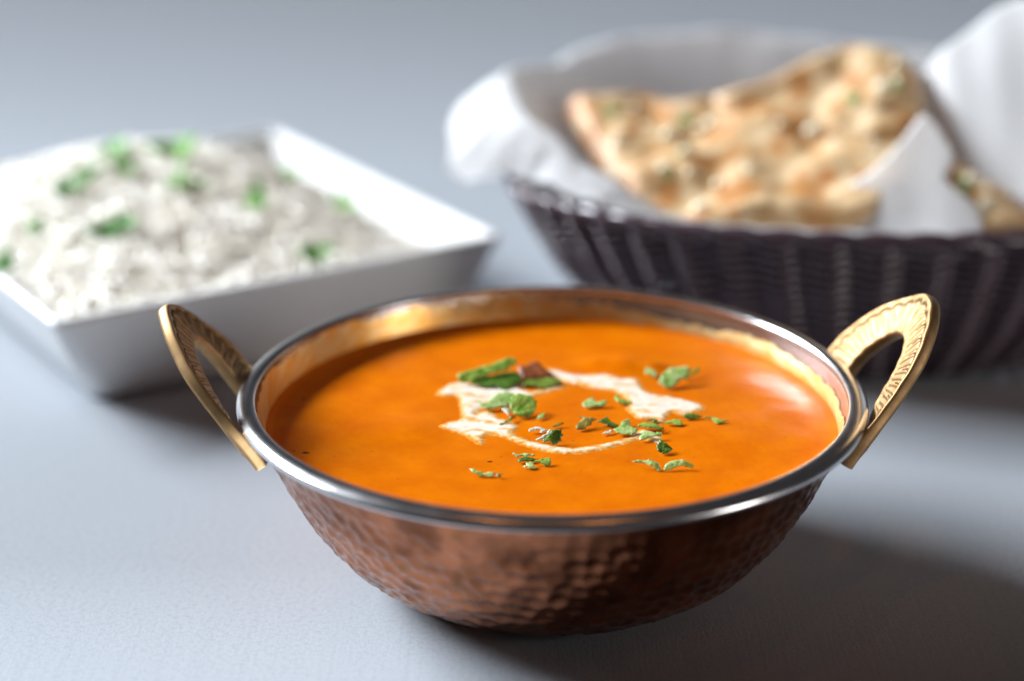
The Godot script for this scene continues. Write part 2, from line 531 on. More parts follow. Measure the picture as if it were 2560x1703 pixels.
func curry() -> void:
	var sauce := mat(Color.WHITE, 0.25)
	painted(sauce)
	sauce.metallic_specular = 0.2
	var t := thing("curry", "smooth orange curry filling the copper bowl", "curry")
	var n := 300
	var rows := 90
	var v := PackedVector3Array(); var c := PackedColorArray()
	var mottle := noise(42, 1.0, 4)
	for i in rows:
		var r := 0.0685 * pow(float(i) / (rows - 1), 0.8) + 0.0001
		for j in n:
			var a := TAU * j / n
			var x := r * cos(a); var z := r * sin(a)
			v.append(Vector3(x, CURRY_Y + curry_height(x, z), z))
			var k := mottle.get_noise_2d(x * 70, z * 70) * 0.8 + mottle.get_noise_2d(x * 420 + 50, z * 420) * 0.35
			c.append(Color(0.68 + 0.09 * k, 0.155 + 0.045 * k, 0.0010 + 0.0006 * k))
	# the body of sauce below the surface, down the lining
	for p in [Vector2(0.0650, 0.0335), Vector2(0.056, 0.0210), Vector2(0.040, 0.0095), Vector2(0.0002, 0.0040)]:
		for j in n:
			var a := TAU * j / n
			v.append(Vector3(p.x * cos(a), p.y, p.x * sin(a)))
			c.append(Color(0.68, 0.155, 0.001))
	obj("sauce", build(v, quads(rows + 4, n, true), c), sauce, t)
	# thin smear of sauce and fat left on the steel above the surface
	var smear := noise(43, 1.0, 4)
	var sv := PackedVector3Array(); var sc := PackedColorArray()
	for i in 7:
		for j in 400:
			var a := TAU * j / 400
			var x := cos(a); var z := sin(a)
			var right := clampf(x * 0.8 - z * 0.45, 0.0, 1.0)
			var lift := 0.0060 - 0.0034 * right + 0.0018 * smear.get_noise_2d(x * 2.2 + 7, z * 2.2) + 0.0009 * smear.get_noise_2d(x * 14, z * 14) + 0.0008 * smear.get_noise_2d(x * 60, z * 60)
			var s := float(i) / 6
			var y := CURRY_Y + 0.0002 + clampf(lift, 0.0006, 0.0068) * s
			var wall := lerpf(0.0686, 0.0704, clampf((y - 0.0390) / 0.0064, 0, 1))
			var r := wall - (0.00028 * (1.0 - s * s) + 0.00001)
			sv.append(Vector3(r * x, y, r * z))
			var pale := clampf(0.30 + 0.15 * right + smear.get_noise_2d(x * 9 + 3, z * 9 + i * 0.3) + 0.25 * s, 0, 1)
			sc.append(Color(0.86, 0.40, 0.06).lerp(Color(0.88, 0.66, 0.34), pale))
	var film := painted(mat(Color.WHITE, 0.36, 0.7))
	obj("sauce_residue", build(sv, quads(7, 400, true), sc, Vector3.ZERO), film, t)
	# dark flecks of spice
	var flecks := PackedVector3Array(); var ff := PackedInt32Array()
	var spots := [[-0.0573, 0.0212, 1.0], [-0.0145, 0.0262, 0.62], [-0.060, 0.0200, 0.35], [-0.012, 0.0235, 0.25], [0.013, 0.012, 0.25], [-0.061, -0.012, 0.6]]
	for k in 70:
		var a := rng.randf() * TAU; var r := 0.066 * sqrt(rng.randf())
		spots.append([r * cos(a), r * sin(a), rng.randf_range(0.1, 0.26)])
	for s in spots:
		var first := flecks.size()
		var long_: float = 0.00115 * s[2]; var wide := long_ * rng.randf_range(0.4, 0.8)
		var turn := rng.randf_range(-0.4, 0.4)
		var y := CURRY_Y + curry_height(s[0], s[1]) + 0.00002
		flecks.append(Vector3(s[0], y + 0.00025 * s[2] + 0.00004, s[1]))
		for j in 8:
			var a := TAU * j / 8 
			var p := Vector2(long_ * cos(a), wide * sin(a)).rotated(turn) * rng.randf_range(0.8, 1.1)
			flecks.append(Vector3(s[0] + p.x, y, s[1] + p.y))
		for j in 8: ff.append_array([first, first + 1 + j, first + 1 + (j + 1) % 8])
	var fm := obj("spice_flecks", build(flecks, ff, PackedColorArray(), Vector3.UP), mat(lin(0.09, 0.022, 0.006), 0.4), t)
	fm.set_meta("kind", "stuff")
	# cream
	var polys := []
	for p in CREAM: polys.append(smooth_poly(p))
	var wob := noise(44, 1.0, 4)
	var cream_m := mat(Color.WHITE, 0.28)
	painted(cream_m)
	var top := func(d: float, q: Vector2) -> float:
		var lump := 0.5 + 0.9 * wob.get_noise_2d(q.x * 260, q.y * 260)
		return curry_height(q.x, q.y) - 0.00004 + 0.00042 * smoothstep(0.0, 0.0024, d) * (0.8 + 0.3 * lump)
	var low := func(_d: float, q: Vector2) -> float: return curry_height(q.x, q.y) - 0.00012
	var tint := func(d: float, q: Vector2) -> Color:
		var k := smoothstep(0.0001, 0.0027, d + 0.0012 * wob.get_noise_2d(q.x * 900 + 9, q.y * 500))
		var streak := smoothstep(0.10, 0.6, wob.get_noise_2d(q.x * 150 + 40, q.y * 330 - 20)) * 0.75
		var b := k * (1.0 - streak)
		return Color(0.72, 0.19, 0.004).lerp(Color(0.86, 0.47, 0.11), clampf(b * 2.2, 0, 1)).lerp(Color(0.90, 0.79, 0.66), clampf(b * 1.7 - 0.7, 0, 1))
	var edge := func(q: Vector2) -> float: return 0.0007 + 0.0006 * wob.get_noise_2d(q.x * 300, q.y * 480)
	var cm := obj("cream_swirl", slab(polys, 0.00042, Vector3(0, CURRY_Y, 0), Vector3.RIGHT, Vector3.BACK, Vector3.UP, top, low, tint, edge), cream_m)
	tag(cm, "broken ring of white cream swirled on the orange curry", "cream")

func leaves() -> void:
	var tones := [[Vector3(0.13, 0.29, 0.012), Vector3(0.42, 0.58, 0.13)], [Vector3(0.035, 0.10, 0.012), Vector3(0.13, 0.24, 0.03)], [Vector3(0.22, 0.42, 0.06), Vector3(0.58, 0.72, 0.30)],
		[Vector3(0.11, 0.17, 0.018), Vector3(0.22, 0.30, 0.05)], [Vector3(0.55, 0.62, 0.42), Vector3(0.78, 0.80, 0.66)], [Vector3(0.13, 0.045, 0.018), Vector3(0.40, 0.12, 0.045)], [Vector3(0.17, 0.13, 0.02), Vector3(0.42, 0.36, 0.08)]]
	var m := mat(Color.WHITE, 0.34)
	painted(m)
	m.metallic_specular = 0.5
	m.backlight_enabled = true
	m.backlight = Color(0.25, 0.25, 0.25)
	var vein := noise(51, 1.0, 3)
	for item in LEAVES:
		var called: String = item[0]
		var single: bool = item[2].size() == 1
		var group := "chopped coriander on the curry" if called.begins_with("coriander") else ""
		var root: Node3D = null
		if not single: root = thing(called, item[1], "coriander", Vector3.ZERO, group)
		for part in item[2]:
			var anchor := Vector3(part[1] * MM, CURRY_Y, part[2] * MM)
			var tilt := deg_to_rad(part[3])
			var n := Vector3(0, cos(tilt), sin(tilt))
			var w := Vector3(0, sin(tilt), -cos(tilt))
			var poly := smooth_poly(part[7])
			var box := Rect2(poly[0], Vector2.ZERO)
			for p in poly: box = box.expand(p)
			var middle := box.get_center()
			var span := maxf(box.size.x, box.size.y)
			var curl: float = part[5] * MM * 0.7
			var lift: float = part[6] * MM + 0.0002
			var salt := rng.randf() * 100.0
			var lean := rng.randf_range(-0.5, 0.5)
			var deep := 0.0004 if called == "tomato_piece" else 0.00016
			var body := func(q: Vector2) -> float:
				var r := (q - middle) / (span * 0.5)
				var fold := absf(r.x * 0.55 + r.y * (0.8 + lean)) - 0.3
				return lift + curl * (0.55 * fold - 0.35 * r.length_squared() + 0.35 * vein.get_noise_2d(q.x * 260 + salt, q.y * 260)) + 0.00010 * vein.get_noise_2d(q.x * 1400 + salt, q.y * 1400)
			var top := func(d: float, q: Vector2) -> float: return body.call(q) + deep * sqrt(clampf(d / (deep * 1.6), 0, 1))
			var low := func(_d: float, q: Vector2) -> float: return body.call(q)
			var tone: Array = tones[part[4]]
			var tint := func(d: float, q: Vector2) -> Color:
				var k := 0.5 + 0.75 * vein.get_noise_2d(q.x * 330 + salt + 31, q.y * 330) + 0.35 * vein.get_noise_2d(q.x * 1500 + salt, q.y * 900)
				var r := (q - middle) / (span * 0.5)
				var rib := exp(-pow((r.x * 0.55 + r.y * (0.8 + lean)) / 0.07, 2))
				var x: Vector3 = tone[0].lerp(tone[1], clampf(k + 0.35 * rib, 0, 1))
				return Color(x.x, x.y, x.z)
			var cell := clampf(span / 26.0, 0.00012, 0.0004)
			var ragged := func(q: Vector2) -> float: return 0.00055 * vein.get_noise_2d(q.x * 620 + salt, q.y * 620) - 0.00005
			var mesh := slab([poly], cell, anchor, Vector3.RIGHT, w, n, top, low, tint, ragged)
			if single:
				var o := obj(called, mesh, m)
				tag(o, item[1], "tomato" if called == "tomato_piece" else "coriander", group)
			else:
				obj(part[0], mesh, m, root)

# ---------------------------------------------------------------- rice dish
const DISH_AT := Vector3(-0.1195, 0, -0.195)
const DISH_U := Vector3(0.838, 0, -0.546)
const DISH_V := Vector3(-0.546, 0, -0.838)
var grain := noise(61, 1.0, 3)

func rice_height(a: float, b: float) -> float:
	var qa := minf(1.0, absf(a) / 0.0715)
	var qb := minf(1.0, absf(b - 0.015) / (0.0915 if b < 0.015 else 0.0615))
	var h := 0.030 - 0.011 * pow(clampf((a - 0.02) / 0.05, 0, 1), 1.5) + 0.0185 * (1 - pow(qa, 1.35 if a > 0 else 2.4)) * (1 - pow(qb, 1.25 if b < 0.015 else 2.4))
	return h + 0.0014 * grain.get_noise_2d(a * 45, b * 45) + 0.0008 * grain.get_noise_2d(a * 150, b * 150)

func in_dish(a: float, b: float, y: float) -> Vector3: return DISH_AT + DISH_U * a + DISH_V * b + Vector3.UP * y

func square_ring(hx: float, hy: float, r: float, y: float, n := 10) -> PackedVector3Array:
	var out := PackedVector3Array()
	for q in 4:
		var c: Vector2 = Vector2(hx - r, hy - r) * [Vector2(1, 1), Vector2(-1, 1), Vector2(-1, -1), Vector2(1, -1)][q]
		for k in n:
			var a := PI / 2 * (q + float(k) / (n - 1))
			out.append(in_dish(c.x + r * cos(a), c.y + r * sin(a), y))
	return out

func rice_dish() -> void:
	var china := mat(lin(0.80, 0.80, 0.79), 0.12)
	china.metallic_specular = 0.5
	var t := thing("serving_dish", "square white porcelain dish with flared sides holding rice", "dish")
	var v := PackedVector3Array()
	var rings := [[0.0560, 0.0640, 0.006, 0.0030], [0.0605, 0.0690, 0.006, 0.0004], [0.0620, 0.0705, 0.006, 0.0016], [0.0700, 0.0770, 0.005, 0.0170], [0.0755, 0.0810, 0.004, 0.0295], [0.0757, 0.0812, 0.004, 0.0303], [0.0752, 0.0807, 0.004, 0.0311], [0.0728, 0.0783, 0.003, 0.0313], [0.0720, 0.0775, 0.003, 0.0306], [0.0660, 0.0735, 0.004, 0.0150], [0.0600, 0.0680, 0.008, 0.0055], [0.0560, 0.0640, 0.008, 0.0045]]
	for k in range(0, 5): v.append_array(square_ring(rings[k][0], rings[k][1], rings[k][2], rings[k][3]))
	obj("outer_wall", build(v, quads(5, 40, true), PackedColorArray(), Vector3.ZERO), china, t)
	v = PackedVector3Array()
	for k in range(4, 9): v.append_array(square_ring(rings[k][0], rings[k][1], rings[k][2], rings[k][3]))
	obj("rim", build(v, quads(5, 40, true), PackedColorArray(), Vector3.ZERO), china, t)
	v = PackedVector3Array()
	for k in range(8, 12): v.append_array(square_ring(rings[k][0], rings[k][1], rings[k][2], rings[k][3]))
	v.append(in_dish(0, 0, 0.0044))
	var f := quads(4, 40, true)
	for j in 40: f.append_array([120 + j, 120 + (j + 1) % 40, 160])
	obj("inner_wall", build(v, f, PackedColorArray(), Vector3.UP), china, t)
	# rice: a bed of grains over a solid heap
	var heap_m := mat(lin(0.94, 0.86, 0.73), 0.6)  # tan tone puts warm shade into the gaps between the grains
	var heap := PackedVector3Array()
	for i in 61:
		for j in 61:
			var a := (i / 60.0 * 2 - 1) * 0.070; var b := (j / 60.0 * 2 - 1) * 0.0755
			var y := rice_height(a, b) - 0.0022
			var shrink := clampf(1.0 - (0.031 - y) * 0.35 / 0.07, 0.8, 1.0)
			heap.append(in_dish(a * shrink, b * shrink, y))
	var under := obj("rice", build(heap, quads(61, 61, false), PackedColorArray(), Vector3.UP), heap_m)
	tag(under, "heap of cooked white rice filling the square dish", "rice", "", "stuff")
	var one := PackedVector3Array()
	for i in 7:
		var s := -1.0 + 2.0 * i / 6
		var r := 0.00082 * sqrt(maxf(0.0, 1.0 - s * s * 0.999))
		for j in 6: one.append(Vector3(0.0037 * s, r * cos(TAU * j / 6), r * sin(TAU * j / 6)))
	var gm := mat(Color.WHITE, 0.42)
	painted(gm)
	var mm := MultiMesh.new()
	mm.transform_format = MultiMesh.TRANSFORM_3D
	mm.use_colors = true
	mm.mesh = build(one, quads(7, 6, true))
	mm.instance_count = 7500
	for k in 7500:
		var a := rng.randf_range(-0.0695, 0.0695); var b := rng.randf_range(-0.075, 0.075)
		var y := rice_height(a, b) + rng.randf_range(-0.0020, -0.0009)
		var shrink := clampf(1.0 - (0.031 - y) * 0.35 / 0.07, 0.8, 1.0)
		var turn := Basis.from_euler(Vector3(rng.randf() * TAU, rng.randf() * TAU, rng.randfn(0, 0.22)))
		mm.set_instance_transform(k, Transform3D(turn.scaled(Vector3.ONE * rng.randf_range(0.8, 1.15)), in_dish(a * shrink, b * shrink, y)))
		var w := rng.randf()
		mm.set_instance_color(k, Color(0.98, 0.955 - 0.03 * w, 0.89 - 0.09 * w))
	var gi := MultiMeshInstance3D.new()
	gi.name = "grains"
	gi.multimesh = mm
	gi.material_override = gm
	gi.set_meta("kind", "stuff")
	under.add_child(gi)
	# herbs on the rice
	var lm := mat(Color.WHITE, 0.65)
	painted(lm)
	lm.backlight_enabled = true
	lm.backlight = Color(0.2, 0.2, 0.2)
	for k in HERBS.size():
		var h: Array = HERBS[k]
		var a: float = h[0] * MM; var b: float = h[1] * MM
		var size: float = h[2] * MM * 1.2
		var pts := []
		var count := 9
		for j in count:
			var ang := TAU * j / count
			var r := size * (1.0 + 0.28 * cos(3 * ang + k) + rng.randf_range(-0.1, 0.1))
			pts.append_array([r * cos(ang) * 1.25, r * sin(ang) * 0.85])
		var poly := smooth_poly(pts, 1.0)
		var n := (Vector3.UP * 1.0 + Vector3(-0.15 + 0.25 * sin(k * 2.3), 0, 0.65)).normalized()
		var u := Vector3.RIGHT.rotated(Vector3.UP, h[3])
		u = (u - n * n.dot(u)).normalized()
		var w := n.cross(u)
		var top := func(d: float, q: Vector2) -> float: return 0.0003 + size * 0.35 * (absf(q.x) / size - 0.5) + 0.0003 * smoothstep(0, 0.0005, d)
		var low := func(_d: float, q: Vector2) -> float: return 0.0003 + size * 0.35 * (absf(q.x) / size - 0.5)
		var pale: float = h[4]
		var tint := func(_d: float, q: Vector2) -> Color:
			var z := 0.5 + 0.8 * grain.get_noise_2d(q.x * 400 + k * 9, q.y * 400)
			return Color(0.04, 0.22, 0.003).lerp(Color(0.19, 0.47, 0.05), clampf(pale + (z - 0.5) * 0.5, 0, 1))
		var o := obj("coriander_leaf", slab([poly], size / 9, in_dish(a, b, rice_height(a, b) + 0.0014), u, w, n, top, low, tint), lm)
		tag(o, h[5], "coriander", "chopped coriander on the rice")

# ---------------------------------------------------------------- bread basket
const BASKET := Vector3(0.105, 0, -0.172)

func oval(phi: float, s: float, y: float) -> Vector3:
	return BASKET + Vector3(0.114 * s * cos(phi), y, 0.066 * s * sin(phi))

func on_side(phi: float, y: float, in_ := 0.0) -> Vector3:   # on the basket's flared wall
	var k := clampf(y / 0.050, 0.001, 1)
	return BASKET + Vector3((0.114 * lerpf(0.46, 1.0, pow(k, 0.38)) - in_) * cos(phi), y, (0.066 * lerpf(0.70, 1.0, pow(k, 0.50)) - in_) * sin(phi))

func basket() -> void:
	var cane := mat(lin(0.088, 0.054, 0.068), 0.28)
	cane.metallic_specular = 0.6
	cane.roughness_texture = noise_tex(71, 0.05, [[0.0, grey(0.75)], [1.0, grey(1.0)]], 256, 3)
	tri(cane, 20.0)
	var t := thing("bread_basket", "oval dark brown woven basket holding the bread", "basket")
	var stakes := 46
	var rows := 16
	for k in rows:
		var y := 0.0024 + 0.0029 * k
		var path := PackedVector3Array()
		for j in stakes * 8:
			var phi := TAU * j / (stakes * 8)
			var wave := cos(TAU * j / 8.0 + 0.10 * sin(k * 1.7)) * 0.0018
			var p := on_side(phi, y + 0.0003 * sin(phi * 7 + k))
			var out := Vector3(cos(phi) / 0.114, 0, sin(phi) / 0.066).normalized()
			path.append(p + out * wave)
		obj("weave_strand", tube(path, 0.00138, 7, true), cane, t)
	for j in stakes:
		var phi := TAU * j / stakes
		var path := PackedVector3Array()
		for i in 8:
			var y := 0.0012 + 0.0475 * i / 7
			path.append(on_side(phi, y))
		obj("stake", tube(path, 0.0011, 6, false), cane, t)
	for k in 2:
		var path := PackedVector3Array()
		for j in 480:
			var phi := TAU * j / 480
			var a := phi * 26 + PI * k
			var out := Vector3(cos(phi) / 0.114, 0, sin(phi) / 0.066).normalized()
			path.append(oval(phi, 1.0, 0.0492) + out * 0.0012 * cos(a) + Vector3.UP * 0.0010 * sin(a))
		obj("rim_cord", tube(path, 0.0017, 8, true), cane, t)
	var base := PackedVector3Array([BASKET + Vector3(0, 0.0016, 0)])
	for j in 80: base.append(on_side(TAU * j / 80, 0.0016))
	var bf := PackedInt32Array()
	for j in 80: bf.append_array([0, 1 + j, 1 + (j + 1) % 80])
	obj("base", build(base, bf, PackedColorArray(), Vector3.UP), cane, t)

	# paper liners
	var paper := mat(lin(0.86, 0.86, 0.86), 0.75)
	paper.backlight_enabled = true
	paper.backlight = Color(1, 1, 1)
	var crease := noise(72, 1.0, 3)
	# phi in degrees (90 front, 180 left, 270 back), then reach and height of the crest and of the free edge
	var edge := [[85, 0.90, 0.0470, 0.955, 0.0510], [115, 0.88, 0.0475, 0.955, 0.0512], [135, 0.87, 0.0505, 0.96, 0.0515], [150, 0.87, 0.0580, 0.965, 0.0518], [165, 0.90, 0.0650, 0.985, 0.0530], [172, 0.94, 0.0680, 1.03, 0.0535], [178, 0.97, 0.0700, 1.14, 0.0480], [183, 0.99, 0.0720, 1.19, 0.0520],
		[190, 1.02, 0.0740, 1.20, 0.0600], [202, 1.10, 0.0765, 1.22, 0.0680], [214, 1.16, 0.0750, 1.23, 0.0710], [224, 1.18, 0.0735, 1.25, 0.0700], [231, 1.28, 0.0755, 1.36, 0.0715], [240, 1.34, 0.0775, 1.42, 0.0725], [254, 1.32, 0.0785, 1.41, 0.0730], [269, 1.27, 0.0750, 1.36, 0.0690], [285, 1.25, 0.0720, 1.30, 0.0660], [310, 1.10, 0.0600, 1.15, 0.0550]]
	var nu := 140
	var nw := 34
	var v := PackedVector3Array()
	for i in nu:
		var x := float(i) / (nu - 1) * (edge.size() - 1)
		var k := mini(int(x), edge.size() - 2)
		var fr := smoothstep(0.0, 1.0, x - k) * 0.5 + (x - k) * 0.5
		var e := []
		for c in 5: e.append(lerpf(edge[k][c], edge[k + 1][c], fr))
		var phi := deg_to_rad(e[0])
		var line := curve([Vector2(0.46, 0.010), Vector2(0.66, 0.030), Vector2(lerpf(0.74, e[1], 0.75), lerpf(0.034, e[2], 0.80)), Vector2(e[1], e[2]), Vector2(lerpf(e[1], e[3], 0.5), lerpf(e[2], e[4], 0.38)), Vector2(e[3], e[4])], 8)
		for j in nw:
			var w := float(j) / (nw - 1)
			var at := w * (line.size() - 1)
			var q := line[int(at)].lerp(line[mini(int(at) + 1, line.size() - 1)], at - int(at))
			var p := oval(phi, q.x, q.y)
			p += Vector3(1, 0.6, 1) * 0.0030 * w * crease.get_noise_2d(rad_to_deg(phi) * 0.035, w * 1.2) + Vector3.UP * 0.0014 * w * crease.get_noise_2d(rad_to_deg(phi) * 0.2, w * 4 + 9)
			v.append(p)
	var sheet := thicken(v, nu, nw, 0.0002)
	var liner := obj("liner_paper", sheet, paper)
	tag(liner, "white paper liner curling up out of the left and back of the basket", "paper")
	var front_n := Vector3(0, 0.313, 0.95)
	flat_paper([-66.7, 6.0, -44.3, 6.6, -22.2, 12.2, -7.1, 18.8, 2.5, 26.9, 9.5, 33.8, 16.0, 23.2, 16.9, 17.3, 14.4, 11.8, 22.8, 1.7, 23.9, -8.9, 23.5, -11.1, -58.4, 1.4], Vector3(0.1050, 0.0500, -0.1190), Vector3(0.9073, 0.2553, 0.3342), Vector3(0.0000, 0.7947, -0.6070), Vector3(-0.4206, 0.5507, 0.7210), paper, "white pointed paper fold standing at the front rim of the basket", 1.0)
	flat_paper([-24.7, 32.8, -5.6, 41.6, 16.9, 50.6, 26.8, 37.5, 39.1, 0.0, 42.7, -36.1, 12.0, -34.6, 1.5, -26.8, -12.4, -12.2, -17.6, 10.9, -22.9, 24.9], Vector3(0.1350, 0.0600, -0.1520), Vector3(0.7507, 0.3964, 0.5285), Vector3(-0.0000, 0.8000, -0.6000), Vector3(-0.6606, 0.4504, 0.6006), paper, "tall white paper corner rising behind the bread at the right", 2.0)

	# naan
	naan("large garlic naan heaped in the basket, browned in spots", [-41.6, 82.1, -27.8, 84.7, -16.3, 85.4, -5.3, 77.9, 11.9, 79.6, 27.9, 83.7, 42.1, 95.4, 58.6, 100.6, 71.8, 88.5, 71.3, 56.8, 68.5, 21.7, 53.3, 7.5, 33.4, 2.5, 12.9, 2.2, -4.9, 5.9, -17.5, 12.0, -24.7, 27.1, -31.5, 41.8],
		Vector3(0.050, 0.0445, -0.120), Vector3(0.994, 0.1, 0.03), Vector3(0, 0.287, -0.958), Vector3(-0.105, 0.953, 0.286), 0.010, 30)
	naan("folded naan end lying on top of the large naan at the back right", [-40.3, 24.0, -23.1, 27.6, -5.4, 35.3, 10.3, 37.4, 23.9, 26.1, 24.4, 2.9, 18.4, -9.0, 1.1, -8.0, -20.0, -1.4, -34.2, 10.7], Vector3(0.0950, 0.0660, -0.1650), Vector3(0.9768, 0.1875, 0.1031), Vector3(0.0000, 0.4819, -0.8762), Vector3(-0.2140, 0.8559, 0.4708), 0.008, 9)
	naan("small naan piece at the right end of the basket, behind the paper fold", [-3.2, 20.9, 5.7, 16.1, 18.2, 3.5, 27.4, -8.1, 13.5, -11.9, 0.1, -12.9, -9.3, -3.9],
		Vector3(0.128, 0.048, -0.135), Vector3(0.996, -0.073, -0.044), Vector3(0, 0.514, -0.857), Vector3(0.085, 0.854, 0.513), 0.008, 8)

func thicken(v: PackedVector3Array, nu: int, nw: int, thick: float) -> ArrayMesh:   # an open sheet -> a closed one
	var all := v.duplicate()
	for i in nu:
		for j in nw:
			var a := v[mini(i + 1, nu - 1) * nw + j] - v[maxi(i - 1, 0) * nw + j]
			var b := v[i * nw + mini(j + 1, nw - 1)] - v[i * nw + maxi(j - 1, 0)]
			all.append(v[i * nw + j] + a.cross(b).normalized() * thick)
	var f := quads(nu, nw, false)
	var m := nu * nw
	var back := quads(nu, nw, false, m)
	for k in range(0, back.size(), 3): f.append_array([back[k], back[k + 2], back[k + 1]])
	var border := []
	for i in nu: border.append(i * nw)
	for j in range(1, nw): border.append((nu - 1) * nw + j)
	for i in range(nu - 2, -1, -1): border.append(i * nw + nw - 1)
	for j in range(nw - 2, 0, -1): border.append(j)
	for k in border.size():
		var a: int = border[k]; var b: int = border[(k + 1) % border.size()]
		f.append_array([a, a + m, b + m, a, b + m, b])
	return build(all, f)

func flat_paper(flat: Array, o: Vector3, u: Vector3, w: Vector3, n: Vector3, m: Material, label: String, bow: float) -> void:
	var soft := noise(int(bow * 10) + 73, 1.0, 2)
	var low := func(_d: float, q: Vector2) -> float: return bow * (0.0016 * soft.get_noise_2d(q.x * 22, q.y * 10) - 2.2 * q.x * q.x)
	var top := func(d: float, q: Vector2) -> float: return (low.call(d, q) as float) + 0.0002 * smoothstep(0.0, 0.0004, d)
	var p := obj("liner_paper", slab([smooth_poly(flat, MM, 3)], 0.0016, o, u, w, n, top, low), m)
	tag(p, label, "paper")

func naan(label: String, flat: Array, o: Vector3, u: Vector3, w: Vector3, n: Vector3, thick: float, bits: int) -> void:
	var t := thing("naan_bread", label, "bread")
	var puff := noise(81, 1.0, 4)
	var dough := noise(82, 1.0, 2)
	var spots := []
	for k in bits * 1.6:
		spots.append([Vector2(rng.randf_range(-45, 75), rng.randf_range(-15, 100)) * MM, rng.randf_range(3.0, 8.0) * MM, rng.randf_range(0.5, 1.0)])
	var bulge := func(q: Vector2) -> float: return 0.0036 * dough.get_noise_2d(q.x * 30, q.y * 30) + 0.0004 * puff.get_noise_2d(q.x * 110 + 5, q.y * 110) 
	var top := func(d: float, q: Vector2) -> float: return thick * 0.5 * sqrt(clampf(1.0 - pow(1.0 - minf(d / 0.006, 1.0), 2), 0, 1)) + (bulge.call(q) as float) * smoothstep(0.0, 0.005, d)
	var low := func(d: float, _q: Vector2) -> float: return -thick * 0.5 * sqrt(clampf(1.0 - pow(1.0 - minf(d / 0.006, 1.0), 2), 0, 1))
	var tint := func(_d: float, q: Vector2) -> Color:
		var c := Color(0.58, 0.33, 0.125).lerp(Color(0.80, 0.62, 0.38), 0.5 + 0.7 * puff.get_noise_2d(q.x * 70 + 20, q.y * 70))
		var brown := smoothstep(0.08, 0.40, puff.get_noise_2d(q.x * 55 - 60, q.y * 55 + 30)) * 0.85
		for s in spots:
			brown = maxf(brown, s[2] * (1.0 - smoothstep(0.5, 1.0, q.distance_to(s[0]) / s[1] + 0.35 * puff.get_noise_2d(q.x * 300, q.y * 300))))
		return c.lerp(Color(0.50, 0.19, 0.035), clampf(brown, 0, 0.95))
	var poly := smooth_poly(flat)
	var m := mat(Color.WHITE, 0.55)
	painted(m)
	obj("crust", slab([poly], 0.0011, o, u, w, n, top, low, tint), m, t)
	var garlic := mat(lin(0.84, 0.76, 0.56), 0.35)
	var green := mat(lin(0.12, 0.26, 0.04), 0.45)
	var left := bits
	var tries := 0
	while left > 0 and tries < 4000:
		tries += 1
		var q := Vector2(rng.randf_range(-45, 75), rng.randf_range(-18, 100)) * MM
		if inside_of(poly, q) < 0.005: continue
		left -= 1
		var leaf := left % 4 == 0
		var r := rng.randf_range(0.0014, 0.0030)
		var v := PackedVector3Array()
		for i in 5:
			var el := PI * i / 4
			for j in 8:
				var az := TAU * j / 8
				v.append(Vector3(sin(el) * cos(az) * r * rng.randf_range(0.8, 1.25), cos(el) * r * (0.22 if leaf else 0.4), sin(el) * sin(az) * r * rng.randf_range(0.7, 1.1)))
		var b := obj("coriander_bit" if leaf else "garlic_bit", build(v, quads(5, 8, true)), green if leaf else garlic, t)
		b.transform = Transform3D(Basis(u, n, u.cross(n)).orthonormalized().rotated(n.normalized(), rng.randf() * TAU), o + u * q.x + w * q.y + n * ((top.call(0.01, q) as float) + 0.0003))

